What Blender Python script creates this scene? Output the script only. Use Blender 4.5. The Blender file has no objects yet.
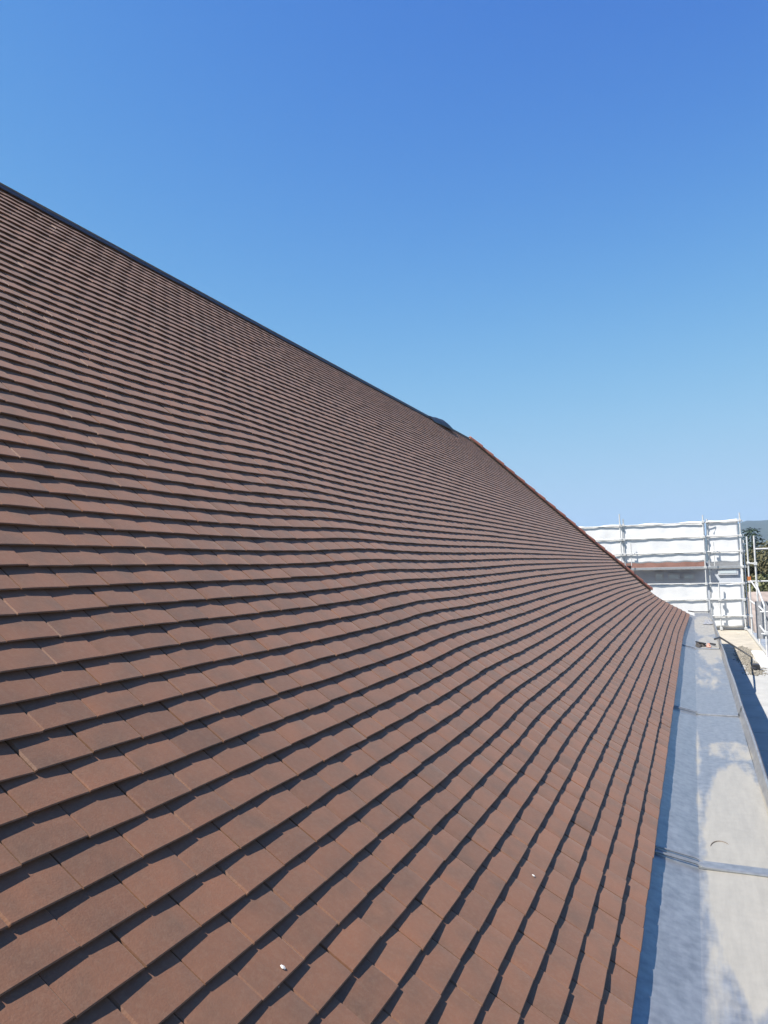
import bpy, bmesh, math, random
import numpy as np
from mathutils import Vector, Matrix

random.seed(7)
rng = np.random.default_rng(11)
S = bpy.context.scene
COL = S.collection
R = math.radians

# ------------------------------------------------------------------ camera, sky, sun, exposure
CAMZ = 7.8
CX = Vector((0.92764, -0.05009, -0.37010))      # world x, y, z seen in camera axes (right, down, forward)
CY = Vector((0.37263, 0.05760, 0.92619))
CZ = Vector((-0.02507, -0.99708, 0.07210))
FPX = 769.0
cam = bpy.data.cameras.new('camera')
co = bpy.data.objects.new('camera', cam); COL.objects.link(co)
rt = Vector((CX[0], CY[0], CZ[0])); dn = Vector((CX[1], CY[1], CZ[1])); fw = Vector((CX[2], CY[2], CZ[2]))
m = Matrix((rt, -dn, -fw)).transposed().to_4x4()
m.translation = Vector((0, 0, CAMZ))
co.matrix_world = m
cam.sensor_fit = 'VERTICAL'; cam.sensor_height = 36; cam.lens = FPX / 1024 * 36
cam.clip_end = 20000; cam.clip_start = 0.05
S.camera = co

SUN_EL, SUN_BACK = 54.5, 40.0
sv = Vector((-math.cos(R(SUN_BACK)) * math.cos(R(SUN_EL)), -math.sin(R(SUN_BACK)) * math.cos(R(SUN_EL)), math.sin(R(SUN_EL))))
w = bpy.data.worlds.new('World'); S.world = w; w.use_nodes = True
wn = w.node_tree
sky = wn.nodes.new('ShaderNodeTexSky'); sky.sky_type = 'NISHITA'; sky.sun_disc = False
sky.sun_elevation = R(SUN_EL); sky.sun_rotation = math.atan2(sv.x, sv.y)
sky.air_density = 1.0; sky.dust_density = 0.2; sky.ozone_density = 1.0; sky.altitude = 400
# colour response of the sky, channel by channel
sep = wn.nodes.new('ShaderNodeSeparateColor'); cmb = wn.nodes.new('ShaderNodeCombineColor')
wn.links.new(sky.outputs[0], sep.inputs[0])
for ch, (g_, s0, s1) in enumerate(((2.2, 2.03, 0.215), (2.3, 1.47, 0.122), (2.6, 1.22, 0.036))):
    def mth(op, a, b):
        n = wn.nodes.new('ShaderNodeMath'); n.operation = op
        for q, v in enumerate((a, b)):
            if isinstance(v, (int, float)): n.inputs[q].default_value = v
            else: wn.links.new(v, n.inputs[q])
        return n.outputs[0]
    xp = mth('POWER', mth('MULTIPLY', sep.outputs[ch], 0.15), g_)
    wn.links.new(mth('DIVIDE', mth('MULTIPLY', xp, 3.22), mth('ADD', mth('MULTIPLY', xp, s0), s1)), cmb.inputs[ch])
wn.links.new(cmb.outputs[0], wn.nodes['Background'].inputs[0])
wn.nodes['Background'].inputs[1].default_value = 0.15
sl = bpy.data.lights.new('sun', 'SUN'); sl.energy = 5.0; sl.angle = R(0.5); sl.color = (1.0, 0.93, 0.84)
so = bpy.data.objects.new('sun', sl); COL.objects.link(so)
so.rotation_euler = sv.to_track_quat('Z', 'Y').to_euler(); so.location = (-20, -20, 60)
S.view_settings.view_transform = 'Standard'; S.view_settings.look = 'None'
S.view_settings.exposure = 1.05; S.view_settings.gamma = 1.0; S.view_settings.use_curve_mapping = False

# ------------------------------------------------------------------ helpers
def tag(o, label=None, cat=None, group=None, kind=None):
    if label: o['label'] = label
    if cat: o['category'] = cat
    if group: o['group'] = group
    if kind: o['kind'] = kind
    return o

def empty(name, loc=(0, 0, 0), label=None, cat=None, group=None):
    o = bpy.data.objects.new(name, None); COL.objects.link(o); o.location = loc
    o.empty_display_size = 0.1
    return tag(o, label, cat, group)

def at(u, v, Y):
    """measure: the point at distance Y along the gutter seen at photo position u, v"""
    d = rt * (u - 384) + dn * (v - 512) + fw * FPX
    return Vector((0, 0, CAMZ)) + d * (Y / d.y)

def on_plane(u, v, z):
    d = rt * (u - 384) + dn * (v - 512) + fw * FPX
    return Vector((0, 0, CAMZ)) + d * ((z - CAMZ) / d.z)

class MB:
    def __init__(s): s.v = []; s.f = []
    def add(s, vs, fs):
        n = len(s.v); s.v += [tuple(p) for p in vs]; s.f += [tuple(i + n for i in f) for f in fs]; return s
    def box(s, x0, x1, y0, y1, z0, z1):
        return s.add([(x, y, z) for z in (z0, z1) for y in (y0, y1) for x in (x0, x1)],
                     [(0, 2, 3, 1), (4, 5, 7, 6), (0, 1, 5, 4), (2, 6, 7, 3), (0, 4, 6, 2), (1, 3, 7, 5)])
    def obox(s, p, q, wd, th, up=(0, 0, 1)):
        p, q = Vector(p), Vector(q); d = (q - p).normalized(); u = Vector(up)
        a = d.cross(u).normalized(); b = a.cross(d)
        vs = [e + a * i * wd / 2 + b * j * th / 2 for e in (p, q) for j in (-1, 1) for i in (-1, 1)]
        return s.add(vs, [(0, 2, 3, 1), (4, 5, 7, 6), (0, 1, 5, 4), (2, 6, 7, 3), (0, 4, 6, 2), (1, 3, 7, 5)])
    def tube(s, pts, r, n=10, cap=True):
        pts = [Vector(p) for p in pts]; rr = r if isinstance(r, (list, tuple)) else [r] * len(pts)
        vs = []
        for i, p in enumerate(pts):
            d = (pts[min(i + 1, len(pts) - 1)] - pts[max(i - 1, 0)]).normalized()
            a = d.cross(Vector((0, 0, 1)) if abs(d.z) < .9 else Vector((1, 0, 0))).normalized(); b = d.cross(a)
            vs += [p + (a * math.cos(2 * math.pi * k / n) + b * math.sin(2 * math.pi * k / n)) * rr[i] for k in range(n)]
        fs = [(i * n + k, i * n + (k + 1) % n, (i + 1) * n + (k + 1) % n, (i + 1) * n + k) for i in range(len(pts) - 1) for k in range(n)]
        if cap: fs += [tuple(range(n))[::-1], tuple(range((len(pts) - 1) * n, len(pts) * n))]
        return s.add(vs, fs)
    def grid(s, fn, nu, nv):
        vs = [fn(i / nu, j / nv) for j in range(nv + 1) for i in range(nu + 1)]
        fs = [(j * (nu + 1) + i, j * (nu + 1) + i + 1, (j + 1) * (nu + 1) + i + 1, (j + 1) * (nu + 1) + i) for j in range(nv) for i in range(nu)]
        return s.add(vs, fs)
    def build(s, name, mat, parent=None, smooth=False, bevel=0, solid=0):
        me = bpy.data.meshes.new(name)
        pl = Vector(parent['_o']) if parent is not None and '_o' in parent else Vector((0, 0, 0))
        me.from_pydata(s.v, [], s.f); me.update()
        bm = bmesh.new(); bm.from_mesh(me); bmesh.ops.recalc_face_normals(bm, faces=bm.faces); bm.to_mesh(me); bm.free()
        if smooth:
            for p in me.polygons: p.use_smooth = True
            me.set_sharp_from_angle(angle=R(40))
        me.materials.append(mat)
        o = bpy.data.objects.new(name, me); COL.objects.link(o)
        if parent is not None:
            o.parent = parent
            # geometry is written in world coordinates; parents carry a location only
            loc = Vector((0, 0, 0)); p = parent
            while p is not None: loc += p.location; p = p.parent
            for vtx in me.vertices: vtx.co -= loc
        if bevel:
            b = o.modifiers.new('bevel', 'BEVEL'); b.width = bevel; b.segments = 2; b.limit_method = 'ANGLE'
        if solid:
            b = o.modifiers.new('solid', 'SOLIDIFY'); b.thickness = solid; b.offset = 0
        return o

def local_origin(o):
    """move a single-mesh thing's origin to the base centre of its mesh"""
    me = o.data; c = np.array([v.co for v in me.vertices])
    b = Vector(((c[:, 0].min() + c[:, 0].max()) / 2, (c[:, 1].min() + c[:, 1].max()) / 2, c[:, 2].min()))
    for v in me.vertices: v.co -= b
    o.location = b
    return o

# ------------------------------------------------------------------ materials
def mat(name, col, rough=0.7, metal=0.0, noise=0.0, nscale=8.0, col2=None, bump=0.0, bscale=60.0, spec=0.5):
    m = bpy.data.materials.new(name); m.use_nodes = True; nt = m.node_tree; b = nt.nodes['Principled BSDF']
    b.inputs['Roughness'].default_value = rough; b.inputs['Metallic'].default_value = metal
    b.inputs['Base Color'].default_value = (*col, 1); b.inputs['Specular IOR Level'].default_value = spec
    tc = nt.nodes.new('ShaderNodeTexCoord')
    if noise or col2:
        n = nt.nodes.new('ShaderNodeTexNoise'); n.inputs['Scale'].default_value = nscale; n.inputs['Detail'].default_value = 5
        nt.links.new(tc.outputs['Object'], n.inputs['Vector'])
        rp = nt.nodes.new('ShaderNodeValToRGB'); rp.color_ramp.elements[0].position = 0.35; rp.color_ramp.elements[1].position = 0.65
        c2 = col2 or tuple(c * (1 - noise) for c in col)
        rp.color_ramp.elements[0].color = (*c2, 1); rp.color_ramp.elements[1].color = (*col, 1)
        nt.links.new(n.outputs['Fac'], rp.inputs[0]); nt.links.new(rp.outputs[0], b.inputs['Base Color'])
    if bump:
        n2 = nt.nodes.new('ShaderNodeTexNoise'); n2.inputs['Scale'].default_value = bscale; n2.inputs['Detail'].default_value = 4
        nt.links.new(tc.outputs['Object'], n2.inputs['Vector'])
        bp = nt.nodes.new('ShaderNodeBump'); bp.inputs['Strength'].default_value = bump; bp.inputs['Distance'].default_value = 0.01
        nt.links.new(n2.outputs['Fac'], bp.inputs['Height']); nt.links.new(bp.outputs[0], b.inputs['Normal'])
    return m

def tile_mat():
    m = bpy.data.materials.new('clay_tile'); m.use_nodes = True; nt = m.node_tree; b = nt.nodes['Principled BSDF']
    L = nt.links.new; N = nt.nodes.new
    b.inputs['Roughness'].default_value = 0.6; b.inputs['Specular IOR Level'].default_value = 0.22
    b.inputs['Sheen Weight'].default_value = 0.12; b.inputs['Sheen Roughness'].default_value = 0.45; b.inputs['Sheen Tint'].default_value = (1.0, 0.84, 0.74, 1)
    at1 = N('ShaderNodeAttribute'); at1.attribute_name = 'tile_tone'
    at2 = N('ShaderNodeAttribute'); at2.attribute_name = 'tile_shift'
    tc = N('ShaderNodeTexCoord')
    ofs = N('ShaderNodeVectorMath'); ofs.operation = 'ADD'
    sc = N('ShaderNodeVectorMath'); sc.operation = 'SCALE'; sc.inputs['Scale'].default_value = 37.0
    cmb = N('ShaderNodeCombineXYZ'); L(at2.outputs['Fac'], cmb.inputs[0]); L(at1.outputs['Fac'], cmb.inputs[1])
    L(cmb.outputs[0], sc.inputs[0]); L(tc.outputs['Object'], ofs.inputs[0]); L(sc.outputs[0], ofs.inputs[1])
    # every tile has its own firing pattern
    n1 = N('ShaderNodeTexNoise'); n1.inputs['Scale'].default_value = 9.0; n1.inputs['Detail'].default_value = 3
    L(ofs.outputs[0], n1.inputs['Vector'])
    r1 = N('ShaderNodeValToRGB')
    e = r1.color_ramp.elements
    e[0].position = 0.28; e[0].color = (0.1230, 0.0685, 0.0448, 1)
    e[1].position = 0.72; e[1].color = (0.1730, 0.0806, 0.0467, 1)
    x = e.new(0.5); x.color = (0.1541, 0.0761, 0.0460, 1)
    L(n1.outputs['Fac'], r1.inputs[0])
    # tile to tile tone
    r2 = N('ShaderNodeValToRGB'); e = r2.color_ramp.elements
    e[0].position = 0.0; e[0].color = (0.80, 0.83, 0.86, 1); e[1].position = 1.0; e[1].color = (1.16, 1.12, 1.08, 1)
    x = e.new(0.5); x.color = (1, 1, 1, 1)
    L(at1.outputs['Fac'], r2.inputs[0])
    mx = N('ShaderNodeMix'); mx.data_type = 'RGBA'; mx.blend_type = 'MULTIPLY'; mx.inputs['Factor'].default_value = 1
    L(r1.outputs[0], mx.inputs['A']); L(r2.outputs[0], mx.inputs['B'])
    # pale mineral dust
    n3 = N('ShaderNodeTexNoise'); n3.inputs['Scale'].default_value = 70; n3.inputs['Detail'].default_value = 6; n3.inputs['Roughness'].default_value = 0.7
    L(tc.outputs['Object'], n3.inputs['Vector'])
    r3 = N('ShaderNodeValToRGB'); e = r3.color_ramp.elements
    e[0].position = 0.45; e[0].color = (0, 0, 0, 1); e[1].position = 0.85; e[1].color = (0.35, 0.35, 0.35, 1)
    L(n3.outputs['Fac'], r3.inputs[0])
    m2 = N('ShaderNodeMix'); m2.data_type = 'RGBA'
    L(r3.outputs[0], m2.inputs['Factor']); L(mx.outputs['Result'], m2.inputs['A']); m2.inputs['B'].default_value = (0.2298, 0.1530, 0.1028, 1)
    L(m2.outputs['Result'], b.inputs['Base Color'])
    n4 = N('ShaderNodeTexNoise'); n4.inputs['Scale'].default_value = 220; n4.inputs['Detail'].default_value = 4
    L(tc.outputs['Object'], n4.inputs['Vector'])
    bp = N('ShaderNodeBump'); bp.inputs['Strength'].default_value = 0.25; bp.inputs['Distance'].default_value = 0.003
    L(n4.outputs['Fac'], bp.inputs['Height']); L(bp.outputs[0], b.inputs['Normal'])
    return m

def zinc_mat():
    m = bpy.data.materials.new('stained_zinc'); m.use_nodes = True; nt = m.node_tree; b = nt.nodes['Principled BSDF']
    L = nt.links.new; N = nt.nodes.new
    tc = N('ShaderNodeTexCoord')
    n1 = N('ShaderNodeTexNoise'); n1.inputs['Scale'].default_value = 3.0; n1.inputs['Detail'].default_value = 6; n1.inputs['Roughness'].default_value = 0.6
    mp = N('ShaderNodeMapping'); mp.inputs['Scale'].default_value = (3.2, 0.55, 1.0)
    L(tc.outputs['Object'], mp.inputs[0]); L(mp.outputs[0], n1.inputs['Vector'])
    # blotchy bare zinc
    n2 = N('ShaderNodeTexNoise'); n2.inputs['Scale'].default_value = 22; n2.inputs['Detail'].default_value = 6
    L(tc.outputs['Object'], n2.inputs['Vector'])
    rz = N('ShaderNodeValToRGB'); e = rz.color_ramp.elements
    e[0].position = 0.3; e[0].color = (0.215, 0.228, 0.245, 1); e[1].position = 0.72; e[1].color = (0.33, 0.343, 0.355, 1)
    L(n2.outputs['Fac'], rz.inputs[0])
    # dried cement film: strong on the floor of the gutter, in pools with their own outline
    at_ = N('ShaderNodeAttribute'); at_.attribute_name = 'stain'
    ad = N('ShaderNodeMath'); ad.operation = 'ADD'
    s1 = N('ShaderNodeMath'); s1.operation = 'MULTIPLY_ADD'; s1.inputs[1].default_value = 1.0; s1.inputs[2].default_value = -0.5
    L(n1.outputs['Fac'], s1.inputs[0]); L(s1.outputs[0], ad.inputs[0]); L(at_.outputs['Fac'], ad.inputs[1])
    rs = N('ShaderNodeValToRGB'); e = rs.color_ramp.elements
    e[0].position = 0.34; e[0].color = (0, 0, 0, 1); e[1].position = 0.56; e[1].color = (0.85, 0.85, 0.85, 1)
    L(ad.outputs[0], rs.inputs[0])
    mx = N('ShaderNodeMix'); mx.data_type = 'RGBA'
    L(rs.outputs[0], mx.inputs['Factor']); L(rz.outputs[0], mx.inputs['A']); mx.inputs['B'].default_value = (0.285, 0.27, 0.23, 1)
    n6 = N('ShaderNodeTexNoise'); n6.inputs['Scale'].default_value = 3.5; n6.inputs['Detail'].default_value = 9; n6.inputs['Roughness'].default_value = 0.72
    mp6 = N('ShaderNodeMapping'); mp6.inputs['Scale'].default_value = (7.0, 0.8, 4.0)
    L(tc.outputs['Object'], mp6.inputs[0]); L(mp6.outputs[0], n6.inputs['Vector'])
    r6 = N('ShaderNodeValToRGB'); e = r6.color_ramp.elements
    e[0].position = 0.30; e[0].color = (0.66, 0.67, 0.68, 1); e[1].position = 0.62; e[1].color = (1.06, 1.05, 1.03, 1)
    L(n6.outputs['Fac'], r6.inputs[0])
    n7 = N('ShaderNodeTexVoronoi'); n7.inputs['Scale'].default_value = 55
    L(tc.outputs['Object'], n7.inputs['Vector'])
    r7 = N('ShaderNodeValToRGB'); e = r7.color_ramp.elements
    e[0].position = 0.06; e[0].color = (0.45, 0.43, 0.40, 1); e[1].position = 0.13; e[1].color = (1, 1, 1, 1)
    L(n7.outputs['Distance'], r7.inputs[0])
    m6 = N('ShaderNodeMix'); m6.data_type = 'RGBA'; m6.blend_type = 'MULTIPLY'; m6.inputs['Factor'].default_value = 0.42
    L(mx.outputs['Result'], m6.inputs['A']); L(r6.outputs[0], m6.inputs['B'])
    m7 = N('ShaderNodeMix'); m7.data_type = 'RGBA'; m7.blend_type = 'MULTIPLY'; m7.inputs['Factor'].default_value = 0.12
    L(m6.outputs['Result'], m7.inputs['A']); L(r7.outputs[0], m7.inputs['B'])
    L(m7.outputs['Result'], b.inputs['Base Color'])
    me = N('ShaderNodeMath'); me.operation = 'MULTIPLY_ADD'; me.inputs[1].default_value = -0.55; me.inputs[2].default_value = 0.55
    L(rs.outputs[0], me.inputs[0]); L(me.outputs[0], b.inputs['Metallic'])
    ro = N('ShaderNodeMath'); ro.operation = 'MULTIPLY_ADD'; ro.inputs[1].default_value = 0.16; ro.inputs[2].default_value = 0.36
    L(rs.outputs[0], ro.inputs[0]); L(ro.outputs[0], b.inputs['Roughness'])
    bp = N('ShaderNodeBump'); bp.inputs['Strength'].default_value = 0.15; bp.inputs['Distance'].default_value = 0.01
    n5 = N('ShaderNodeTexNoise'); n5.inputs['Scale'].default_value = 14; n5.inputs['Detail'].default_value = 3
    L(tc.outputs['Object'], n5.inputs['Vector']); L(n5.outputs['Fac'], bp.inputs['Height']); L(bp.outputs[0], b.inputs['Normal'])
    return m

M = {
    'tile': tile_mat(), 'zinc': zinc_mat(),
    'terracotta': mat('terracotta', (0.412, 0.151, 0.089), 0.7, noise=0.25, nscale=6, bump=0.2),
    'membrane': mat('black_membrane', (0.026, 0.024, 0.026), 0.5, noise=0.3, nscale=20, bump=0.3),
    'underlay': mat('roof_underlay', (0.05, 0.04, 0.035), 0.9),
    'batten': mat('grey_batten', (0.179, 0.151, 0.123), 0.85, noise=0.3, nscale=30),
    'mortar': mat('mortar', (0.289, 0.260, 0.226), 0.9, noise=0.25, nscale=30, bump=0.4),
    'render': mat('wall_render', (0.484, 0.440, 0.370), 0.9, noise=0.12, nscale=3, bump=0.2),
    'galv': mat('galvanised_tube', (0.56, 0.57, 0.57), 0.5, 0.1, noise=0.2, nscale=15),
    'alu': mat('aluminium', (0.426, 0.439, 0.453), 0.4, 0.5, noise=0.12, nscale=12),
    'tarp': mat('white_sheeting', (0.671, 0.679, 0.688), 0.6, noise=0.05, nscale=2.5, bump=0.25, bscale=9),
    'board': mat('timber_board', (0.52, 0.46, 0.36), 0.85, noise=0.3, nscale=9),
    'cream': mat('cream_panel', (0.385, 0.350, 0.282), 0.85, noise=0.2, nscale=5, bump=0.2),
    'whiteboard': mat('pale_panel', (0.357, 0.357, 0.336), 0.75, noise=0.14, nscale=3.5),
    'gravel': mat('gravel', (0.31, 0.285, 0.235), 0.95, noise=0.65, nscale=45, bump=0.9, bscale=40),
    'facade': mat('grey_facade', (0.52, 0.57, 0.64), 0.7, noise=0.15, nscale=2),
    'glass': mat('window_glass', (0.50, 0.58, 0.62), 0.2, 0.0, spec=0.8),
    'frame': mat('window_frame', (0.46, 0.49, 0.53), 0.5),
    'redroof': mat('red_roof_edge', (0.289, 0.158, 0.130), 0.8, noise=0.25, nscale=4),
    'pinkroof': mat('weathered_red_tiles', (0.30, 0.25, 0.22), 0.85, noise=0.3, nscale=3, bump=0.5, bscale=20),
    'brick': mat('orange_brick', (0.289, 0.117, 0.062), 0.85, noise=0.3, nscale=10),
    'blackpipe': mat('black_plastic', (0.025, 0.025, 0.028), 0.45),
    'darkcloth': mat('dark_cloth', (0.05, 0.045, 0.04), 0.9, noise=0.4, nscale=30),
    'pink': mat('pink_cloth', (0.50, 0.25, 0.20), 0.85, noise=0.2, nscale=30),
    'greycloth': mat('grey_sheet', (0.24, 0.25, 0.27), 0.7, noise=0.3, nscale=20),
    'orange': mat('orange_tag', (0.412, 0.137, 0.041), 0.6),
    'chip': mat('white_mortar', (0.549, 0.535, 0.508), 0.9),
    'bark': mat('bark', (0.11, 0.085, 0.06), 0.95, noise=0.4, nscale=6),
    'needles': mat('needles', (0.030, 0.055, 0.030), 0.7, col2=(0.016, 0.034, 0.020), nscale=1.2),
    'leaf_olive': mat('olive_leaves', (0.10, 0.105, 0.035), 0.7, col2=(0.055, 0.065, 0.022), nscale=0.8),
    'leaf_brown': mat('bare_brown_twigs', (0.125, 0.11, 0.05), 0.8, col2=(0.075, 0.075, 0.035), nscale=0.8),
    'leaf_green': mat('green_leaves', (0.06, 0.09, 0.03), 0.7, col2=(0.035, 0.058, 0.02), nscale=0.8),
    'ground': mat('meadow', (0.095, 0.105, 0.045), 0.95, col2=(0.065, 0.085, 0.035), nscale=0.05),
    'yard': mat('yard_paving', (0.33, 0.31, 0.28), 0.9, noise=0.25, nscale=0.8),
    'forest': mat('forest_hill', (0.034, 0.046, 0.024), 0.95, col2=(0.022, 0.032, 0.018), nscale=0.02, bump=1.0, bscale=0.08),
}

# ------------------------------------------------------------------ roof profile (courses of plain tiles)
NC = 65
GAUGE = 0.09556
ks = np.arange(NC + 1)
ANG = 0.79366 - 0.16518 * np.exp(-(ks / 14.914) ** 1.5)
AX = -0.2276 - np.concatenate([[0], np.cumsum(GAUGE * np.cos(ANG[:-1]))])
AZ = 6.5 + np.concatenate([[0], np.cumsum(GAUGE * np.sin(ANG[:-1]))])
Y_CORNER = 21.3
Y0 = -3.0
RAD = np.where(ks < 11, 1.3 * (1 - ks / 13.0), 0.0)
HIPR = 0.89
# the old roof is not true: long shallow waves along the courses (metres, measured)
WAVE_Y = [-4, 0.5, 1.5, 2.2, 2.9, 3.6, 4.4, 5.3, 6.5, 8.5, 12, 17, 22]
WAVE_Z = [0, -.0014, -.0179, -.0172, -.0215, -.0180, .0090, -.0035, -.0015, .0189, .0231, .0127, .004]
WY = np.linspace(-4, 22, 521); WZ = np.interp(WY, WAVE_Y, WAVE_Z)
WZ = np.convolve(np.pad(WZ, 10, mode='edge'), np.hanning(21) / np.hanning(21).sum(), mode='valid')
def wave(y, k):
    w_ = min(1, max(.15, k / 8)) * (1 if k < 40 else max(0, 1 - (k - 40) / 20))
    return float(np.interp(y, WY, WZ)) * w_
def flare(y, k):
    t = min(1, max(0, (y - 13.5) / 7)); t = t * t * (3 - 2 * t)
    return 0.085 * t * math.exp(-(k / 4.0) ** 2), -0.085 * t * math.exp(-((k - 10) / 6.0) ** 2)
def yhip(x): return Y_CORNER - HIPR * (AX[0] - x)
X_RIDGE, Z_RIDGE = AX[NC], AZ[NC]
Y_RIDGE_END = yhip(X_RIDGE)
PITCH = 0.1755
X_BACK = 2 * X_RIDGE - AX[0]

bld = empty('tiled_building', (X_RIDGE, 10, 0), 'building with a long steep roof of brown clay tiles and dark ridge strip', 'building')

def build_tiles():
    V = []; F = []; T = []; SH = []
    us = np.array([0, 0.024, 0.25, 0.5, 0.75, 0.985, 1.0])
    NCOL = len(us) - 1
    TH = 0.0128; LEN = 0.195
    TILT = 0.131
    for k in range(NC):
        al = ANG[k]; ca, sa = math.cos(al), math.sin(al)
        xk, zk, r = AX[k], AZ[k], RAD[k]
        yh = yhip(xk)
        Ls = yh - r - Y0                       # straight part
        La = r * math.pi / 2
        Le = (xk - X_RIDGE) * 2 - r if k < NC - 2 else 0.0    # along the far hip end
        tot = Ls + La + max(Le, 0)
        n = int(tot / PITCH) + 1
        off = (0.5 if k % 2 else 0.0) * PITCH + rng.normal(0, 0.004)
        tone_row = rng.normal(0, 0.05)
        for j in range(n):
            w0 = j * PITCH + off; w1 = w0 + PITCH - rng.uniform(0.0015, 0.0045)
            if w1 > tot + PITCH: break
            dn_ = rng.normal(0, 0.0006); roll = rng.normal(0.0, 0.0006); ds = rng.normal(0, 0.0010); tw = rng.normal(0, 0.0007)
            camb = rng.uniform(0.0008, 0.0019); lift = max(0, rng.normal(0, 0.0005)); e0 = max(0.0004, rng.normal(0.0010, 0.0008)) + (rng.uniform(0.003, 0.0062) if rng.random() < 0.18 else 0); e1 = max(0.0003, rng.normal(0.0008, 0.0006))
            onend = w0 >= Ls + La - 1e-6
            pts = []
            rows = ((0.008, -TH), (0.0, -0.0022), (0.0028, 0.0), (LEN, 0.0))
            for (s, nz) in rows:
                for u in us:
                    ww = w0 + (w1 - w0) * u
                    ss = s + ds + tw * (2 * u - 1) * (1 if s < 0.1 else 0)
                    nn = nz - TILT * s + dn_ + roll * (2 * u - 1) - camb * (2 * u - 1) ** 2 + (lift if s < 0.1 else 0)
                    if nz > -0.01: nn -= e0 if u == 0 else (e1 if u == 1 else 0)
                    o = ss * ca - nn * sa           # inward horizontal offset
                    z = zk + ss * sa + nn * ca
                    if r > 0 and Ls < ww < Ls + La:
                        th = (ww - Ls) / r
                        cx, cy = xk - r, yh - r
                        rad = max(r - o, 0.02)
                        x = cx + rad * math.cos(th); y = cy + rad * math.sin(th)
                    elif ww <= Ls + (0 if r > 0 else 1e-9) or (r == 0 and not onend):
                        x = xk - o; y = Y0 + ww
                        if r == 0: y = min(y, yhip(x))
                    else:
                        e = ww - Ls - La
                        y = yh - o; x = xk - r - e
                        if r == 0: x = min(x, AX[0] - (Y_CORNER - y) / HIPR)
                        x = max(x, 2 * X_RIDGE - (AX[0] - (Y_CORNER - y) / HIPR))
                    fx_, fz_ = flare(y, k + max(s, 0) / GAUGE) if x > AX[k] - 1.5 else (0, 0)
                    pts.append((x + fx_, y, z + fz_ + wave(y, k + max(s, 0) / GAUGE)))
            a = np.array(pts)
            if abs(a[:, 0].max() - a[:, 0].min()) + abs(a[:, 1].max() - a[:, 1].min()) < 0.1: continue
            if np.linalg.norm(a[0] - a[NCOL]) < 0.012 and np.linalg.norm(a[-1] - a[-1 - NCOL]) < 0.012: continue
            b = len(V); c = NCOL + 1
            V += pts
            for q in range(3):
                for i in range(NCOL):
                    F.append((b + q * c + i, b + q * c + i + 1, b + (q + 1) * c + i + 1, b + (q + 1) * c + i))
            # bottom edge at the head and the two flanks
            hd0 = np.array(pts[3 * c]) + np.array([-sa * TH * (0 if onend else 1), -sa * TH * (1 if onend else 0), -ca * TH])
            hd1 = np.array(pts[3 * c + NCOL]) + np.array([-sa * TH * (0 if onend else 1), -sa * TH * (1 if onend else 0), -ca * TH])
            V += [tuple(hd0), tuple(hd1)]
            h0, h1 = b + 4 * c, b + 4 * c + 1
            F.append((b, b + c, b + 2 * c, b + 3 * c, h0)); F.append((b + NCOL, h1, b + 3 * c + NCOL, b + 2 * c + NCOL, b + c + NCOL))
            F.append((b, h0, h1, b + NCOL))
            t = min(1, max(0, 0.5 + tone_row + rng.normal(0, 0.17))); sh = rng.random()
            T += [t] * (4 * c + 2); SH += [sh] * (4 * c + 2)
    me = bpy.data.meshes.new('roof'); me.from_pydata(V, [], F); me.update()
    for nm, arr in (('tile_tone', T), ('tile_shift', SH)):
        at_ = me.attributes.new(nm, 'FLOAT', 'POINT'); at_.data.foreach_set('value', np.array(arr, dtype=np.float32))
    me.materials.append(M['tile'])
    me.polygons.foreach_set('use_smooth', [True] * len(me.polygons)); me.set_sharp_from_angle(angle=R(18))
    o = bpy.data.objects.new('roof', me); COL.objects.link(o); o.parent = bld
    me.transform(Matrix.Translation(-bld.location))
    return o
roof = build_tiles()

# sarking under the tiles, hip end and back slope
ub = MB()
DEEP = 0.075
prof = [(AX[k] - DEEP * math.sin(ANG[k]) * -1 * -1, AZ[k] - DEEP * math.cos(ANG[k])) for k in range(2, NC + 1, 2)]
def yh2(x): return yhip(x) - 0.05
for (xa, za), (xb, zb) in zip(prof[:-1], prof[1:]):
    ca_ = max(0, 1.0 * (1 - (AX[0] - xa) / 1.0)); 
    ub.add([(xa, Y0, za), (xa, yh2(xa) - ca_ * .5, za), (xb, yh2(xb) - max(0, 1 - (AX[0] - xb)) * .5, zb), (xb, Y0, zb)], [(0, 1, 2, 3)])
    mxa, mxb = 2 * X_RIDGE - xa, 2 * X_RIDGE - xb
    ub.add([(xa - ca_ * .5, yh2(xa), za), (mxa, yh2(xa), za), (mxb, yh2(xb), zb), (xb - max(0, 1 - (AX[0] - xb)) * .5, yh2(xb), zb)], [(0, 1, 2, 3)])
ub.build('underlay', M['underlay'], roof)
bb = MB()
for k in range(0, 64, 4):
    x0, x1 = 2 * X_RIDGE - AX[k], 2 * X_RIDGE - AX[k + 4]
    bb.add([(x0, Y0, AZ[k]), (x0, yhip(AX[k]), AZ[k]), (x1, yhip(AX[k + 4]), AZ[k + 4]), (x1, Y0, AZ[k + 4])], [(0, 1, 2, 3)])
bs = bb.build('rear_slope', M['tile'], bld)

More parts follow.
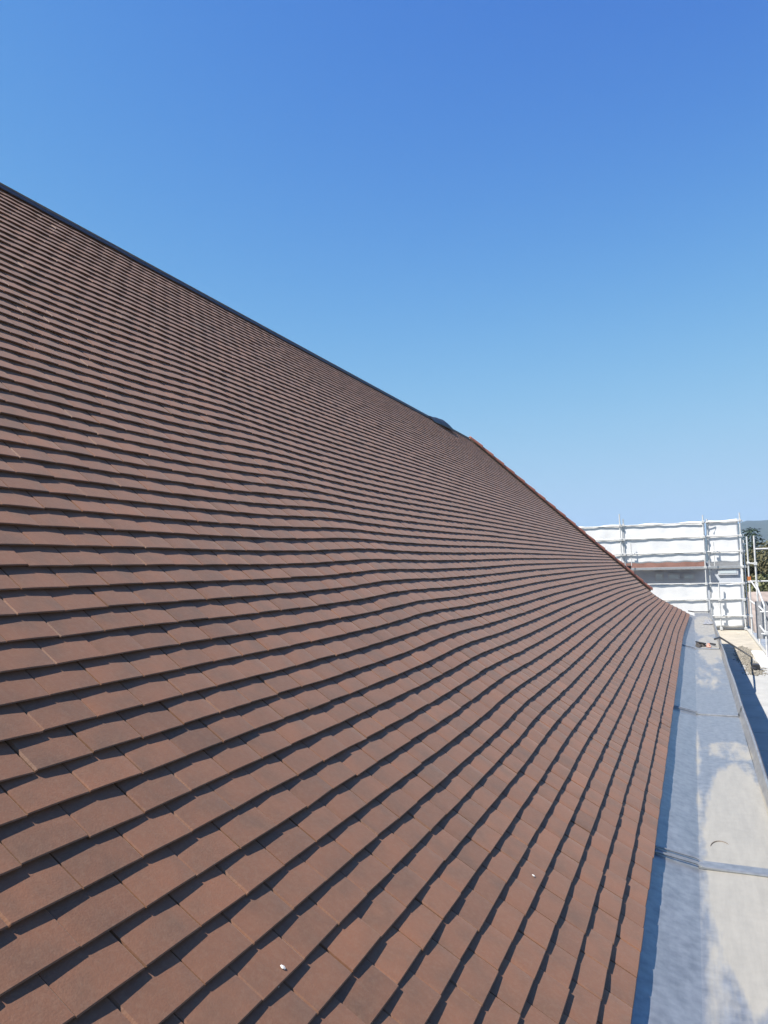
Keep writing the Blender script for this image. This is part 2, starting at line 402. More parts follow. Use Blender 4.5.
# ridge: batten, dark membrane
rb = MB(); rb.box(X_RIDGE - 0.03, X_RIDGE + 0.03, Y0, Y_RIDGE_END - 0.05, Z_RIDGE - 0.06, Z_RIDGE + 0.002)
rb.build('ridge_batten', M['batten'], roof)
Y_MEM = Y_RIDGE_END - 1.9
mm = MB()
def ridge_fn(u, v):
    y = Y0 + (Y_MEM - Y0) * v
    t = (u - .5) * 2
    wob = 0.006 * math.sin(y * 5.1) + 0.004 * math.sin(y * 13 + 1)
    x = X_RIDGE + t * 0.075
    z = Z_RIDGE + 0.008 - 0.08 * abs(t) ** 1.25 + .6 * wob * (1 - abs(t) * .4)
    return (x, y, z)
mm.grid(ridge_fn, 10, 160)
mm.build('ridge_membrane', M['membrane'], roof, smooth=True, solid=0.006)
# bunched free end of the membrane
me_ = MB()
def bunch(u, v):
    y = Y_MEM - 1.1 + 1.35 * v
    t = (u - .5) * 2
    b = math.sin(min(1, v * 1.05) * math.pi * 0.62) ** 1.2
    hgt = 0.015 + 0.075 * min(1, v * 1.7) ** .9 * (1 - max(0, (v - .8) / .2) ** 1.8) + 0.006 * math.sin(v * 21)
    return (X_RIDGE + t * (0.13 + 0.05 * b), y, Z_RIDGE - 0.01 + hgt - (hgt + 0.12) * abs(t) ** 1.6)
me_.grid(bunch, 12, 24)
me_.build('membrane_end', M['membrane'], roof, smooth=True, solid=0.008)

# hip tiles: half round terracotta, from the bare foot of the hip to the ridge
k_lo = 11
hp = [Vector((AX[k], yhip(AX[k]), AZ[k] + flare(20.5, k)[1] + wave(20, k))) for k in range(k_lo, NC + 1)]
cum = [0]
for a_, b_ in zip(hp[:-1], hp[1:]): cum.append(cum[-1] + (b_ - a_).length)
def hip_at(s):
    s = max(0, min(cum[-1], s))
    i = max(0, min(len(cum) - 2, int(np.searchsorted(cum, s)) - 1))
    t = (s - cum[i]) / (cum[i + 1] - cum[i]); return hp[i].lerp(hp[i + 1], t)
HL = 0.34
nh = int(cum[-1] / HL)
for i in range(nh):
    p = hip_at(i * HL); q = hip_at(i * HL + HL + 0.05)
    d = (q - p).normalized(); side = Vector((1, -1, 0)).normalized(); up = side.cross(d).normalized()
    if up.z < 0: up = -up
    hb = MB(); vs = []
    for e, (pt, rad, lift) in enumerate(((p, 0.10, 0.02), (q, 0.084, 0.008))):
        for rr in (rad, rad - 0.014):
            for a_ in range(9):
                th = R(-8 + 196 * a_ / 8)
                vs.append(pt + side * (math.cos(th) * rr) + up * (math.sin(th) * rr * 0.85 + lift - 0.018))
    fs = []
    for a_ in range(8):
        fs += [(a_, a_ + 1, 18 + a_ + 1, 18 + a_), (9 + a_, 27 + a_, 27 + a_ + 1, 9 + a_ + 1), (a_, 9 + a_, 9 + a_ + 1, a_ + 1), (18 + a_, 18 + a_ + 1, 27 + a_ + 1, 27 + a_)]
    fs += [(0, 18, 27, 9), (8, 17, 35, 26)]
    hb.add(vs, fs); hb.build('hip_tile', M['terracotta'], roof, smooth=True)
mo = MB()
mo.tube([hip_at(s) + Vector((0, 0, -0.02)) for s in np.linspace(0, cum[-1], 40)], 0.045, 8)
mo.build('hip_mortar', M['mortar'], roof)

# walls of the building
wb = MB()
wb.box(2 * X_RIDGE + 0.62, -0.62, Y0, Y_CORNER - 0.37, 0, 6.30)
wb.build('wall', M['render'], bld)
fb = MB(); fb.box(-0.615, -0.36, Y0, Y_CORNER - 0.36, 6.18, 6.29); fb.build('soffit', M['board'], bld)

# ------------------------------------------------------------------ zinc box gutter
GZ = CAMZ - 1.42
XC, XF, XT = -0.046, 0.313, 0.345
GY1 = 22.3
def stain_val(x, y):
    f = 0.0
    if XC - 0.01 < x < XF + 0.004:
        # pools of dried film on the floor (distances along the gutter in metres)
        for (cx, cy, rx, ry, am) in ((0.19, 4.2, 0.215, 1.75, 0.80), (0.03, 2.75, 0.07, 0.9, 0.46), (0.13, 3.1, 0.10, 0.5, 0.52), (0.18, 6.35, .2, .35, .5),
                                     (0.1, 10.3, 0.2, 1.2, 0.42), (0.18, 13.5, 0.2, 2.3, 0.62), (0.15, 18.3, 0.25, 3.0, 0.66), (-.035, 5.5, .02, 2.5, .45)):
            d = math.sqrt(((x - cx) / rx) ** 2 + ((y - cy) / ry) ** 2)
            f = max(f, am * max(0, min(1, (1.3 - d) * 1.9)))
        d = math.sqrt(((x - 0.22) / .135) ** 2 + ((y - 2.35) / .55) ** 2)
        f *= max(0, min(1, (d - .75) * 2.5))
    return f
gut = empty('box_gutter', (0, 10, GZ), 'wide zinc box gutter with standing seams and cream dried stains along the tiled eaves', 'gutter')
def gut_grid(name, fn, nu, nv, parent):
    b = MB(); b.grid(fn, nu, nv); o = b.build(name, M['zinc'], parent, smooth=True)
    a = o.data.attributes.new('stain', 'FLOAT', 'POINT')
    loc = Vector((0, 0, 0)); p = parent
    while p is not None: loc += p.location; p = p.parent
    a.data.foreach_set('value', np.array([stain_val(v.co.x + loc.x, v.co.y + loc.y) for v in o.data.vertices], dtype=np.float32))
    return o
def ripple(x, y):
    r = 0.0025 * math.sin(y * 1.7 + x * 3) + 0.0015 * math.sin(y * 4.3 + 1.0 + x * 6)
    if 8.6 < y < 13.3:
        t = min(1, (y - 8.6) / .8, (13.3 - y) / .8); r += 0.006 * t * math.sin(y * 2 * math.pi / 0.62)
    if 16 < y < 21.5:
        t = min(1, (y - 16) / .8, (21.5 - y) / .8); r += 0.006 * t * math.sin(y * 2 * math.pi / 0.9)
    return r
def floor_fn(u, v):
    x = XC + (XF - XC) * u; y = Y0 + (GY1 - Y0) * v
    e = math.sin(math.pi * u)
    return (x, y, GZ + ripple(x, y) * e ** .7)
gf = gut_grid('floor_sheet', floor_fn, 12, 700, gut)
def flange_fn(u, v):
    y = Y0 + (21.2 - Y0) * v
    x = -0.28 + (XC + 0.28) * u
    return (x, y, GZ + 0.074 * (1 - u) + 0.002 * math.sin(y * 3.1) * math.sin(math.pi * u) + 0.0015 * math.sin(y * 7 + u * 5) * math.sin(math.pi * u))
gut_grid('eaves_flange', flange_fn, 8, 500, gut)
def upst_fn(u, v):
    y = Y0 + (GY1 - Y0) * v
    # inner slope, rolled rim, outer drop
    pts = [(XF, 0), (XF + 0.018, 0.035), (XT - 0.006, 0.078), (XT + 0.006, 0.084), (XT + 0.014, 0.074), (XT + 0.014, -0.12)]
    i = min(int(u * 5 + 1e-6), 4); t = u * 5 - i
    px = pts[i][0] + (pts[i + 1][0] - pts[i][0]) * t; pz = pts[i][1] + (pts[i + 1][1] - pts[i][1]) * t
    return (px + 0.003 * math.sin(y * 2.2), y, GZ + pz)
gut_grid('outer_upstand', upst_fn, 5, 300, gut)
for ys in (-0.2, on_plane(694, 868, GZ).y, on_plane(692, 714.5, GZ).y, on_plane(692, 649, GZ).y):
    sb = MB()
    for yo, hh in ((0.0, 0.009), (0.075, 0.006)):
        p = [Vector((-0.235, ys + yo - 0.03, GZ + 0.062 + hh * .6)), Vector((XC - 0.015, ys + yo + 0.01, GZ + 0.012 + hh)), Vector((XC + 0.03, ys + yo, GZ + hh * .7)), Vector((XF - 0.005, ys + yo - 0.02, GZ + hh * .7)), Vector((XT - 0.004, ys + yo - 0.02, GZ + 0.085))]
        sb.tube(p, [0.007 if yo == 0 else 0.005] * 5, 8)
    sb.obox(Vector((XC, ys + 0.037, GZ + 0.006)), Vector((XF - 0.01, ys + 0.02, GZ + 0.006)), 0.085, 0.008)
    sb.build('standing_seam', M['zinc'], gut, smooth=True)
gw = MB(); gw.box(XT - 0.02, XT + 0.009, Y0, GY1, 5.75, GZ - 0.03); gw.build('fascia', M['frame'], gut)
ge = MB(); ge.tube([(-0.20, GY1 - .04, GZ + 0.06), (XC, GY1, GZ + 0.03), (XF, GY1, GZ + 0.03), (XT, GY1, GZ + 0.085)], 0.014, 8)
ge.build('end_lip', M['membrane'], gut, smooth=True)
# small drain mark
dr = MB()
dp = on_plane(721, 849, GZ) + Vector((0, 0, 0.004))
dr.tube([dp + Vector((0.048 * math.cos(a_), 0.10 * math.sin(a_), 0)) for a_ in np.linspace(0.7, math.pi * 0.95, 12)], [0.0008, .002, .0028, .003, .003, .0032, .003, .003, .0028, .0024, .0018, .0008], 6)
dr.build('drain_ring', M['batten'], gut, smooth=True)

# ------------------------------------------------------------------ lower flat roof beside the gutter
DZ = CAMZ - 2.27
ann = empty('flat_roof_annex', (0.9, 12, 0), 'low annex with a pale flat roof running beside the zinc gutter', 'building')
ab = MB(); ab.box(XT + 0.02, 1.58, Y0, 27.9, 0, DZ - 0.03); ab.build('wall', M['render'], ann)
xs0, xs1 = XT + 0.022, 1.58
y = Y0; i = 0
random.seed(3)
while y < 27.5:
    L_ = 1.02
    pb = MB(); pb.box(xs0 + random.uniform(0, .004), xs1 - 0.13, y + 0.006, y + L_ - 0.006, DZ - 0.028, DZ + random.uniform(-.003, .003))
    far = y > 19.0
    pb.build('roof_panel', M['cream'] if far else M['whiteboard'], ann, bevel=0.004)
    y += L_
eb = MB(); eb.box(1.455, 1.60, Y0, 27.9, DZ - 0.06, DZ + 0.05); eb.build('edge_trim', M['whiteboard'], ann, bevel=0.008)

gb = MB()
g0, g1 = on_plane(739, 674, DZ), on_plane(736, 648, DZ)
random.seed(21)
for _ in range(2600):
    v = random.random(); u = random.gauss(.5, .2)
    x = 0.80 + 0.40 * u + 0.05 * math.sin(v * 9); y = g0.y + (g1.y - g0.y) * (v + random.gauss(0, .03))
    r = random.uniform(.008, .022); z = DZ + random.random() * .03 * max(0, 1 - abs(u - .5) * 3.5) + r * .4
    k = [r * random.uniform(.7, 1.3) for _ in range(6)]
    gb.add([(x + k[0], y, z), (x - k[1], y, z), (x, y + k[2], z), (x, y - k[3], z), (x, y, z + k[4] * .8), (x, y, z - k[5] * .8)],
           [(0, 2, 4), (2, 1, 4), (1, 3, 4), (3, 0, 4), (2, 0, 5), (1, 2, 5), (3, 1, 5), (0, 3, 5)])
tag(gb.build('gravel', M['gravel']), 'loose grey gravel spread on the flat roof beside the black pipe', 'gravel', kind='stuff')

wp = MB(); w0, w1 = on_plane(758, 668, DZ), on_plane(758, 652, DZ); wp.box(1.19, 1.44, w0.y, w1.y, DZ + 0.006, DZ + 0.03)
tag(local_origin(wp.build('white_panel', M['tarp'], bevel=0.004)), 'bright white panel lying on the flat roof edge beside the small black block', 'panel')

# ------------------------------------------------------------------ small things left on the roof
pb = MB()
pz = on_plane(751, 658, DZ) + Vector((0, 0, 0.03)); pm = at(722.5, 646.5, 14.3); pm.x = XT + 0.004; pm.z = GZ + 0.102
pa = pm + (pm - pz) * 0.12; pa.z = GZ + 0.13
pb.tube([pa, pm, pm.lerp(pz, .5), pz], 0.016, 10)
tag(local_origin(pb.build('plastic_pipe', M['blackpipe'], smooth=True)), 'thin black pipe leaning over the gutter rim down onto the flat roof', 'pipe')

bp_ = on_plane(756.5, 672, DZ); bx_, by_ = bp_.x, bp_.y
blk = empty('black_block', (bx_, by_ + .1, DZ), 'small black block lying near the edge of the flat roof by the gravel', 'block')
b1 = MB(); b1.box(bx_ - .05, bx_ + .08, by_ + .14, by_ + .36, DZ + 0.006, DZ + 0.13); b1.build('body', M['blackpipe'], blk, bevel=0.012)
b1 = MB(); b1.box(bx_ - .07, bx_ + 0.0, by_, by_ + .135, DZ + 0.006, DZ + 0.08); b1.build('foot', M['blackpipe'], blk, bevel=0.01)

def rag(name, c, sx, sy, h, seed, mt, parent=None):
    rr = random.Random(seed); ph = [rr.uniform(0, 6.28) for _ in range(6)]
    b = MB()
    def fn(u, v):
        a_ = u * 2 * math.pi; r = v
        k = 1 + 0.22 * math.sin(3 * a_ + ph[0]) + 0.12 * math.sin(5 * a_ + ph[1])
        qx, qy = r * math.cos(a_), r * math.sin(a_)
        z = h * (1 - r ** 4) * (0.55 + 0.25 * math.sin(5 * qx + ph[2]) * math.cos(4 * qy + ph[3]) + .2 * math.sin(9 * qx + 6 * qy + ph[4]))
        return (c[0] + sx * k * r * math.cos(a_), c[1] + sy * k * r * math.sin(a_), c[2] + max(z, 0) + 0.004)
    b.grid(fn, 28, 9)
    return b.build(name, mt, parent, smooth=True)
tp = on_plane(704, 645.5, GZ)
tl_ = empty('tool_heap', (tp.x, tp.y, GZ), 'small heap of dark tools and rags lying on the far gutter floor', 'tools')
rag('dark_rag', (tp.x - .06, tp.y, GZ), 0.08, 0.30, 0.05, 3, M['darkcloth'], tl_)
rag('pink_rag', (tp.x + .07, tp.y - .15, GZ), 0.03, 0.16, 0.06, 5, M['pink'], tl_)
hb = MB(); hb.tube([(tp.x - .12, tp.y + .2, GZ + 0.04), (tp.x + 0.02, tp.y - .2, GZ + 0.05)], 0.014, 8)
hb.build('handle', M['blackpipe'], tl_, smooth=True)
hb = MB(); hb.tube([(tp.x + .1, tp.y + .15, GZ + 0.02), (tp.x + .17, tp.y - .1, GZ + 0.03)], 0.014, 8); hb.build('handle', M['blackpipe'], tl_, smooth=True)
cp_ = on_plane(708, 623, GZ)
tag(local_origin(rag('grey_sheet', (cp_.x, cp_.y, GZ + .012), 0.10, 0.7, 0.05, 9, M['greycloth'])), 'crumpled grey sheet near the far end of the gutter', 'sheet')

# crumbs of white mortar on the tiles
def roof_pt(u, v):
    d = rt * (u - 384) + dn * (v - 512) + fw * FPX; o = Vector((0, 0, CAMZ))
    best = None
    for k in range(NC):
        al = ANG[k] - 0.131; n = Vector((math.sin(al), 0, math.cos(al))); p0 = Vector((AX[k], 0, AZ[k]))
        t = n.dot(p0 - o) / n.dot(d); h = o + d * t
        s = (h - p0).dot(Vector((-math.cos(al), 0, math.sin(al))))
        if -0.002 <= s <= GAUGE + .012: return h + Vector((0, 0, wave(h.y, k + s / GAUGE))), n
    return None
for (u, v, r_, lab) in ((282, 960, 0.0048, 'larger white mortar crumb on the tiles nearest the camera'), (533, 873, 0.0046, 'white mortar crumb on a tile towards the eaves'), (277, 979, 0.0028, 'tiniest pale speck of mortar just below the larger crumb')):
    hit = roof_pt(u, v)
    if hit is None: continue
    h, n = hit
    bm = bmesh.new(); bmesh.ops.create_icosphere(bm, subdivisions=2, radius=r_)
    for vv in bm.verts: vv.co = Vector((vv.co.x * .8, vv.co.y * 1.3, vv.co.z * .5)) * (1 + random.uniform(-.18, .18))
    me = bpy.data.meshes.new('mortar_crumb'); bm.to_mesh(me); bm.free(); me.materials.append(M['chip'])
    o = bpy.data.objects.new('mortar_crumb', me); COL.objects.link(o); o.location = h + n * 0.003
    o.rotation_euler = n.to_track_quat('Z', 'Y').to_euler(); tag(o, lab, 'crumb')

# small dark vent stub showing behind the hip
vp = empty('vent_stub', at(628.5, 572, 20.6), 'small dark vent stub poking up behind the terracotta hip', 'vent pipe')
b = MB(); p = vp.location
b.tube([p + Vector((0, 0, -0.5)), p + Vector((0, 0, 0.06))], 0.04, 12); b.build('pipe', M['redroof'], vp, smooth=True)
b = MB(); b.tube([p + Vector((0, 0, 0.06)), p + Vector((0, 0, 0.10)), p + Vector((0, 0, 0.16))], [0.055, 0.075, 0.07], 12); b.build('cap', M['blackpipe'], vp, smooth=True)

# ------------------------------------------------------------------ sheeted scaffold beyond the corner
YS = 27.0
sc = empty('sheeted_scaffold', (0, YS, 0), 'tall tube scaffold hung with white sheeting beyond the end of the gutter', 'scaffold')
def P(u, v, y=YS): return at(u, v, y)
xr = P(741, 560).x; xl = P(520, 560).x
z_top = P(700, 522).z
zl = {n: P(705, v).z for n, v in (('top', 521.5), ('r1', 536.5), ('r2', 552), ('deck', 567), ('r4', 583.5), ('r5', 599.5), ('r6', 616), ('base', 628))}
def sheet(name, x0, x1, z0, z1, seed, y=YS + 0.04):
    rr = random.Random(seed); ph = [rr.uniform(0, 6.28) for _ in range(8)]
    b = MB()
    nx = max(6, int((x1 - x0) / 0.06)); nz = max(6, int((z1 - z0) / 0.06))
    def fn(u, v):
        x = x0 + (x1 - x0) * u; z = z0 + (z1 - z0) * v
        fold = 0.005 * math.sin(x * 7.3 + ph[0] + .8 * math.sin(z * 3 + ph[5])) + 0.003 * math.sin(x * 17 + z * 4 + ph[1]) + 0.008 * math.sin(z * 3.1 + ph[2] + x) + 0.002 * math.sin(z * 13 + x * 2 + ph[4])
        sag = 0.022 * math.sin(x * 5.0 + ph[3]) * (v if v > .85 else 0) + .012 * math.sin(x * 11 + ph[6]) * (1 - v if v < .15 else 0)
        return (x, y + fold, z + sag)
    b.grid(fn, nx, nz); return b.build(name, M['tarp'], sc, smooth=True, solid=0.003)
xm = P(707, 560).x
sheet('upper_sheet', xl, xm - 0.02, P(690, 562).z, zl['top'], 1)
sheet('upper_sheet', xm + 0.03, xr - 0.03, P(720, 562.5).z, zl['top'] + 0.03, 2)
sheet('lower_sheet', xl, xm - 0.02, zl['base'] - 0.3, zl['r4'] - 0.02, 3)
sheet('lower_sheet', xm + 0.03, xr - 0.03, zl['base'] + 0.03, zl['r4'] - 0.03, 4)
# side return of the sheeting at the right corner
b = MB()
b.grid(lambda u, v: (xr + 0.05 + 0.02 * math.sin(v * 9 + u * 5), YS + 0.12 + 1.1 * u, zl['base'] + (zl['deck'] - zl['base'] + 0.9) * v), 10, 24)
b.build('side_sheet', M['tarp'], sc, smooth=True, solid=0.003)
for nm in ('top', 'r1', 'r2', 'r4', 'r5', 'r6'):
    b = MB(); b.tube([(xl, YS, zl[nm] - (0.0 if nm != 'top' else 0.03)), (xr + 0.12, YS, zl[nm] - (0.0 if nm != 'top' else 0.03))], 0.019, 8); b.build('ledger', M['galv'], sc, smooth=True)
b = MB(); b.box(xl, xr + 0.15, YS - 0.02, YS + 0.05, zl['deck'] - 0.06, zl['deck'] + 0.02); b.build('edge_beam', M['alu'], sc, bevel=0.005)
b = MB(); b.box(xl, xr, YS + 0.1, YS + 0.8, zl['deck'] - 0.065, zl['deck'] - 0.02); b.build('deck_board', M['board'], sc)
b = MB(); b.box(xm, xr, YS + 0.09, YS + 0.115, zl['base'] - 0.02, zl['base'] + 0.13); b.build('toe_board', M['alu'], sc)
def standard(u, v0, v1, y=YS - 0.05, rad=0.021, lean=0):
    p = at(u, 560, y); z0 = at(u, v0, y).z; z1 = at(u, v1, y).z
    b = MB(); b.tube([(p.x, y, z0), (p.x + lean, y, z1)], rad, 10)
    o = b.build('standard', M['galv'], sc, smooth=True)
    for nm in zl:
        if min(z0, z1) < zl[nm] < max(z0, z1):
            c = MB(); c.box(p.x - 0.042, p.x + 0.042, y - 0.042, y + 0.042, zl[nm] - 0.05, zl[nm] + 0.03); c.build('coupler', M['galv'], o, bevel=0.006)
standard(621.5, 640, 514); standard(625, 640, 519, YS + 0.02); standard(705, 650, 515); standard(709, 640, 519, YS + 0.04, 0.03)
standard(742, 660, 512.5); standard(744.5, 660, 540, YS + 0.5)
standard(714.5, 566, 542, YS - 0.1, 0.014); standard(631.5, 566, 543, YS - 0.1, 0.014); standard(717.5, 634, 584, YS - 0.1, 0.022)
b = MB(); b.tube([P(700, 524, YS - .06), P(712, 521, YS - .06), P(709, 527, YS - .07)], 0.012, 6); b.build('rope', M['galv'], sc)

# building seen through the gap in the sheeting
YB = 28.7
gbld = empty('grey_building', (-2, YB, 0), 'grey building with a red roof edge seen through the gap in the sheeting', 'building')
xb0, xb1 = at(480, 560, YB).x, at(741, 560, YB).x
b = MB(); zt = at(690, 568.5, YB).z; b.box(xb0, xb1, YB, YB + 7, 0, zt - 0.005); b.build('wall', M['facade'], gbld)
x704 = at(705, 560, YB).x
b = MB(); b.box(xb0 - 0.1, x704, YB - 0.35, YB + 7.2, zt, zt + 0.3); b.build('roof', M['redroof'], gbld, bevel=0.01)
b = MB(); b.box(x704 + .003, xb1, YB - 0.1, YB + 7.2, zt, zt + 0.2); b.build('flat_roof', M['alu'], gbld)
for (u0, u1, v0, v1) in ((655, 664, 572, 581), (668, 679.5, 573, 580), (683, 695, 573, 580), (718, 738, 569, 575)):
    p0, p1 = at(u0, v1, YB), at(u1, v0, YB)
    f = MB(); f.box(p0.x, p1.x, YB - 0.05, YB - 0.004, p0.z, p1.z); fo = f.build('window', M['frame'], gbld)
    g = MB(); g.box(p0.x + 0.05, p1.x - 0.05, YB - 0.056, YB - 0.052, p0.z + 0.05, p1.z - 0.05); g.build('pane', M['glass'], fo)

# ------------------------------------------------------------------ open scaffold along the right edge
rs = empty('edge_scaffold', (1.5, 22, 0), 'open galvanised tube scaffold standing along the right edge of the flat roof', 'scaffold')
posts = {}
def rpost(u, vtop, y, zb=0.0, rad=0.024):
    x = at(u, 565, y).x; zt_ = at(u, vtop, y).z
    b = MB(); b.tube([(x, y, zb), (x, y, zt_)], rad, 10); o = b.build('standard', M['galv'], rs, smooth=True)
    for zz in (7.66, 7.12, 6.1):
        if zz < zt_:
            c = MB(); c.box(x - .042, x + .042, y - .042, y + .042, zz - .04, zz + .04); c.build('coupler', M['galv'], o, bevel=0.006)
    return x
xa = rpost(748.3, 536.5, 25.3); xb = rpost(755.5, 535.5, 22.4); xc = rpost(762, 606, 19.6)
xo = 2.35
for yy, zt_ in ((25.3, 8.6), (22.4, 8.7), (19.6, 7.0)):
    b = MB(); b.tube([(xo, yy, 0), (xo, yy, zt_)], 0.024, 10); b.build('standard', M['galv'], rs, smooth=True)
def rail(p, q, r=0.022, name='rail'):
    b = MB(); b.tube([p, q], r, 8); b.build(name, M['galv'], rs, smooth=True)
zA = at(755.5, 549, 22.4).z
rail((xb, 22.4, zA), (xo + .15, 22.4, zA))
rail((xa, 25.3, 7.66), (xb, 22.4, 7.66)); rail((xa, 25.3, 7.22), (xb, 22.4, 6.98), 0.02, 'brace')
for v in (612, 634):
    zz = at(762, v, 19.6).z; rail((xc - .1, 19.6, zz), (xo + .1, 19.6, zz))
    rail((xc, 19.6, zz), (xb, 22.4, zz)); 
rail((xa, 25.3, 6.55), (xb, 22.4, 6.55)); rail((xb, 22.4, 7.1), (xc, 19.6, 6.7), 0.02, 'brace')
rail((xa, 25.3, 7.12), (xo, 25.3, 7.12))
b = MB(); b.box(xc + 0.05, xo, 19.6, 25.4, 5.55, 5.60); b.build('deck_board', M['alu'], rs)
b = MB(); b.grid(lambda u, v: (xb - 0.1 + 0.35 * u, 21.9 + .03 * math.sin(u * 12), 5.75 + 0.95 * v), 10, 10); b.build('grey_sheeting', M['greycloth'], rs, solid=0.003)
b = MB(); b.box(at(749, 578, 24.6).x - .04, at(749, 578, 24.6).x + .05, 24.58, 24.62, at(749, 580.5, 24.6).z, at(749, 576.5, 24.6).z)
b.build('orange_tag', M['orange'], rs)

# ------------------------------------------------------------------ ground, neighbours, trees, hill
b = MB(); b.grid(lambda u, v: (-6000 + 12000 * u, -3000 + 12000 * v, -0.5 if abs(u - .5) > .0 else -0.5), 8, 8)
tag(b.build('ground', M['ground']), kind='structure')
b = MB(); b.box(-14, 40, -20, 52, -0.55, -0.45); tag(b.build('yard', M['yard']), kind='structure')

def house(x, y, wx, wy, eh, rh, label, wallm, roofm):
    h = empty('house', (x, y, -0.45), label, 'house')
    b = MB(); b.box(x - wx / 2, x + wx / 2, y - wy / 2, y + wy / 2, -0.45, eh); b.build('wall', wallm, h)
    b = MB(); o_ = 0.35
    b.add([(x - wx / 2 - o_, y - wy / 2 - o_, eh + .01), (x + wx / 2 + o_, y - wy / 2 - o_, eh + .01), (x + wx / 2 + o_, y + wy / 2 + o_, eh + .01), (x - wx / 2 - o_, y + wy / 2 + o_, eh + .01),
           (x - wx / 2 - o_, y, eh + rh), (x + wx / 2 + o_, y, eh + rh)], [(0, 1, 5, 4), (2, 3, 4, 5), (1, 2, 5), (3, 0, 4), (3, 2, 1, 0)])
    b.build('roof', roofm, h)
    for sx in (-wx / 4, wx / 4):
        f = MB(); f.box(x + sx - .5, x + sx + .5, y - wy / 2 - .04, y - wy / 2 - .004, eh - 1.9, eh - .6); fo = f.build('window', M['frame'], h)
        g = MB(); g.box(x + sx - .43, x + sx + .43, y - wy / 2 - .047, y - wy / 2 - .043, eh - 1.83, eh - .67); g.build('pane', M['glass'], fo)
house(9.2, 41, 13, 9, 4.0, 2.2, 'low house with weathered pale red roof below the scaffold rails', M['brick'], M['pinkroof'])
b = MB()
for zc in range(14): b.box(2.75, 2.75 + 3, 25.5, 25.75, -0.45 + zc * .42, -0.45 + zc * .42 + .40)
tag(local_origin(b.build('brick_wall', M['brick'], bevel=0.01)), 'orange brick wall in the gap right of the flat roof', 'wall')

def leaf_cloud(b, c, rx, ry, rz, n, sz, rr, shape='ball'):
    for _ in range(n):
        while True:
            p = Vector((rr.uniform(-1, 1), rr.uniform(-1, 1), rr.uniform(-1, 1)))
            if 0.25 < p.length < 1: break
        q = Vector((c[0] + p.x * rx, c[1] + p.y * ry, c[2] + p.z * rz))
        a = Vector((rr.gauss(0, 1), rr.gauss(0, 1), rr.gauss(0, 1))).normalized(); t = a.orthogonal().normalized(); s = a.cross(t)
        k = sz * rr.uniform(.6, 1.3)
        b.add([q - t * k, q + s * k * .5, q + t * k, q - s * k * .5], [(0, 1, 2, 3)])

def conifer(x, y, h, seed, label):
    rr = random.Random(seed); t = empty('conifer_tree', (x, y, -0.5), label, 'tree', 'trees beyond the scaffold')
    b = MB(); b.tube([(x, y, -0.5), (x, y, h * .5), (x, y, h - 0.7)], [0.22, 0.13, 0.03], 8); b.build('trunk', M['bark'], t)
    b = MB(); z = h * .12
    while z < h - 0.3:
        f = 1 - (z / h); rad = 0.25 + f ** 0.85 * h * .22 * rr.uniform(.8, 1.15)
        nb = 5 + int(f * 5); a0 = rr.uniform(0, 6.28)
        for i in range(nb):
            a_ = a0 + i * 6.283 / nb + rr.uniform(-.3, .3); L_ = rad * rr.uniform(.7, 1.15)
            for s in np.linspace(.12, 1, max(4, int(L_ / .16))):
                for _ in range(5):
                    q = Vector((x + math.cos(a_) * L_ * s + rr.gauss(0, .10), y + math.sin(a_) * L_ * s + rr.gauss(0, .10), z - .28 * L_ * s ** 1.5 + rr.gauss(0, .07)))
                    d = Vector((math.cos(a_ + rr.uniform(-1, 1)), math.sin(a_ + rr.uniform(-1, 1)), -.4 + rr.gauss(0, .35))).normalized(); o_ = d.cross(Vector((rr.gauss(0, .4), rr.gauss(0, .4), 1))).normalized()
                    k = rr.uniform(.12, .22)
                    b.add([q, q + d * k + o_ * k * .3, q + d * k * 1.8, q + d * k - o_ * k * .3], [(0, 1, 2, 3)])
        z += rr.uniform(.28, .42)
    b.build('crown', M['needles'], t)

def broad(x, y, h, rad, seed, label, lm, n=2600, sz=.17):
    rr = random.Random(seed); t = empty('broadleaf_tree', (x, y, -0.5), label, 'tree', 'trees beyond the scaffold')
    b = MB(); top = Vector((x, y, h * .4)); b.tube([(x, y, -0.5), top], [rad * .1, rad * .07], 8)
    c = MB(); nl = 11
    for i in range(nl):
        a_ = i * 2.4; e = rr.uniform(.15, 1); r = rad * math.sqrt(1 - (e * .8 - .2) ** 2) * rr.uniform(.35, .85)
        p = Vector((x + math.cos(a_) * r, y + math.sin(a_) * r, h * .38 + e * h * .52))
        b.tube([top.lerp(Vector((x, y, -.5)), rr.uniform(0, .3)), top.lerp(p, .5) + Vector((0, 0, .3)), p], [rad * .05, rad * .03, .02], 6)
        q = rad * rr.uniform(.3, .5)
        leaf_cloud(c, p, q, q, q * .75, n // nl, sz, rr)
    b.build('trunk', M['bark'], t); c.build('crown', lm, t)
def px(u, y): return at(u, 565, y).x
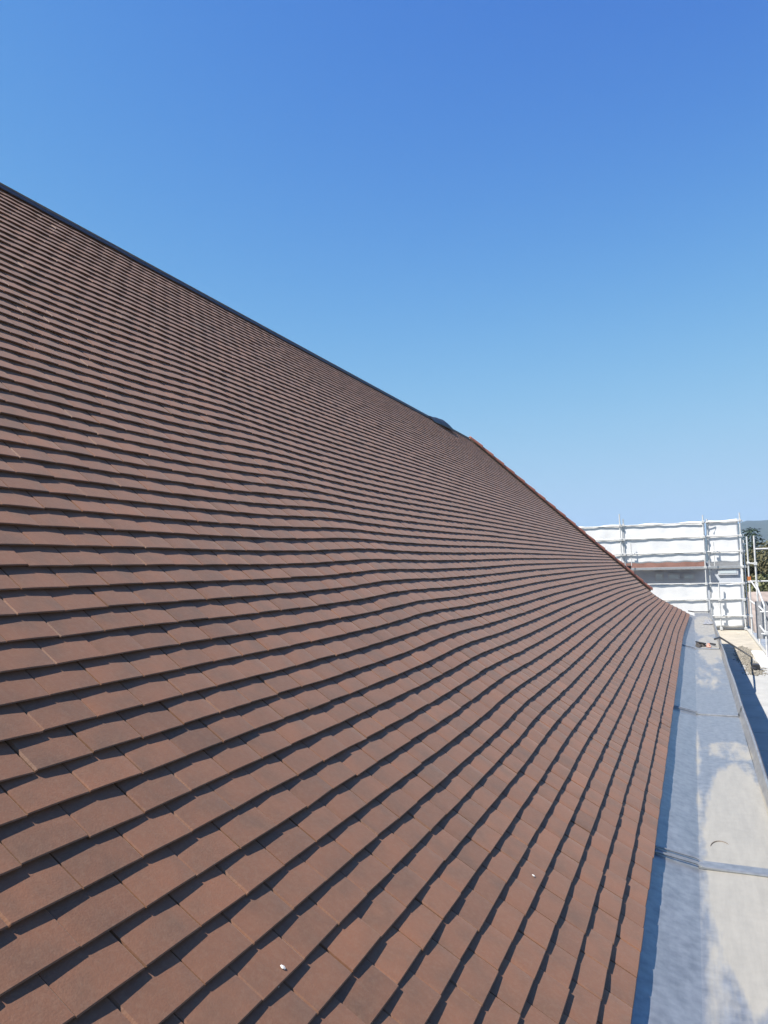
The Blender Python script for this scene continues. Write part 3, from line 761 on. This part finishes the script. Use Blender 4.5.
conifer(px(753.5, 62), 62, at(753, 524, 62).z, 5, 'tall dark conifer with a pointed top just right of the white sheeting')
conifer(px(746, 70), 70, at(746, 548, 70).z, 8, 'shorter dark conifer half hidden behind the corner of the white sheeting')
broad(px(766, 58), 58, at(768, 541, 58).z, 3.0, 3, 'brownish thin leaved tree right of the tall conifer', M['leaf_brown'], 4200, .13)
broad(px(764, 44), 44, at(764, 572, 44).z, 3.0, 4, 'low olive green tree in front of the brownish one', M['leaf_olive'], 4200, .12)
broad(px(786, 64), 64, at(786, 541, 64).z, 4.2, 6, 'broad green tree at the right end of the tree row', M['leaf_green'], 3000, .2)
broad(px(760, 84), 84, at(760, 549, 84).z, 5.0, 12, 'olive tree standing behind the tall conifer', M['leaf_olive'], 3000, .22)
broad(px(800, 80), 80, at(800, 536, 80).z, 5.5, 14, 'large brown tree farthest to the right', M['leaf_brown'], 3000, .22)

def hill_fn(u, v):
    ang_ = R(-10 + 75 * u); d = 1700 + 1700 * v
    X = d * math.sin(ang_); Yy = d * math.cos(ang_)
    ridge = 148 + 30 * math.sin(u * 9 + 2.6) + 9 * math.sin(u * 31) + 4 * math.sin(u * 77) + 2 * math.sin(u * 190)
    ramp = max(0, min(1, (u - .06) / .12))
    return (X, Yy, -2 + ridge * ramp * math.sin(min(1, v * 1.0) * math.pi) ** 0.8)
b = MB(); b.grid(hill_fn, 200, 24); tag(b.build('hill', M['forest'], smooth=True), kind='structure')

# air: one closed box of even thin haze round the camera and the whole scene
hz = MB(); hz.box(-3400, 5200, -600, 4600, -3.5, 260)
hm = bpy.data.materials.new('air'); hm.use_nodes = True; nt = hm.node_tree; nt.nodes.remove(nt.nodes['Principled BSDF'])
pv = nt.nodes.new('ShaderNodeVolumePrincipled'); pv.inputs['Color'].default_value = (0.50, 0.70, 1.0, 1); pv.inputs['Density'].default_value = 0.00018; pv.inputs['Anisotropy'].default_value = 0.0
nt.links.new(pv.outputs[0], nt.nodes['Material Output'].inputs['Volume'])
tag(hz.build('haze', hm), kind='stuff')
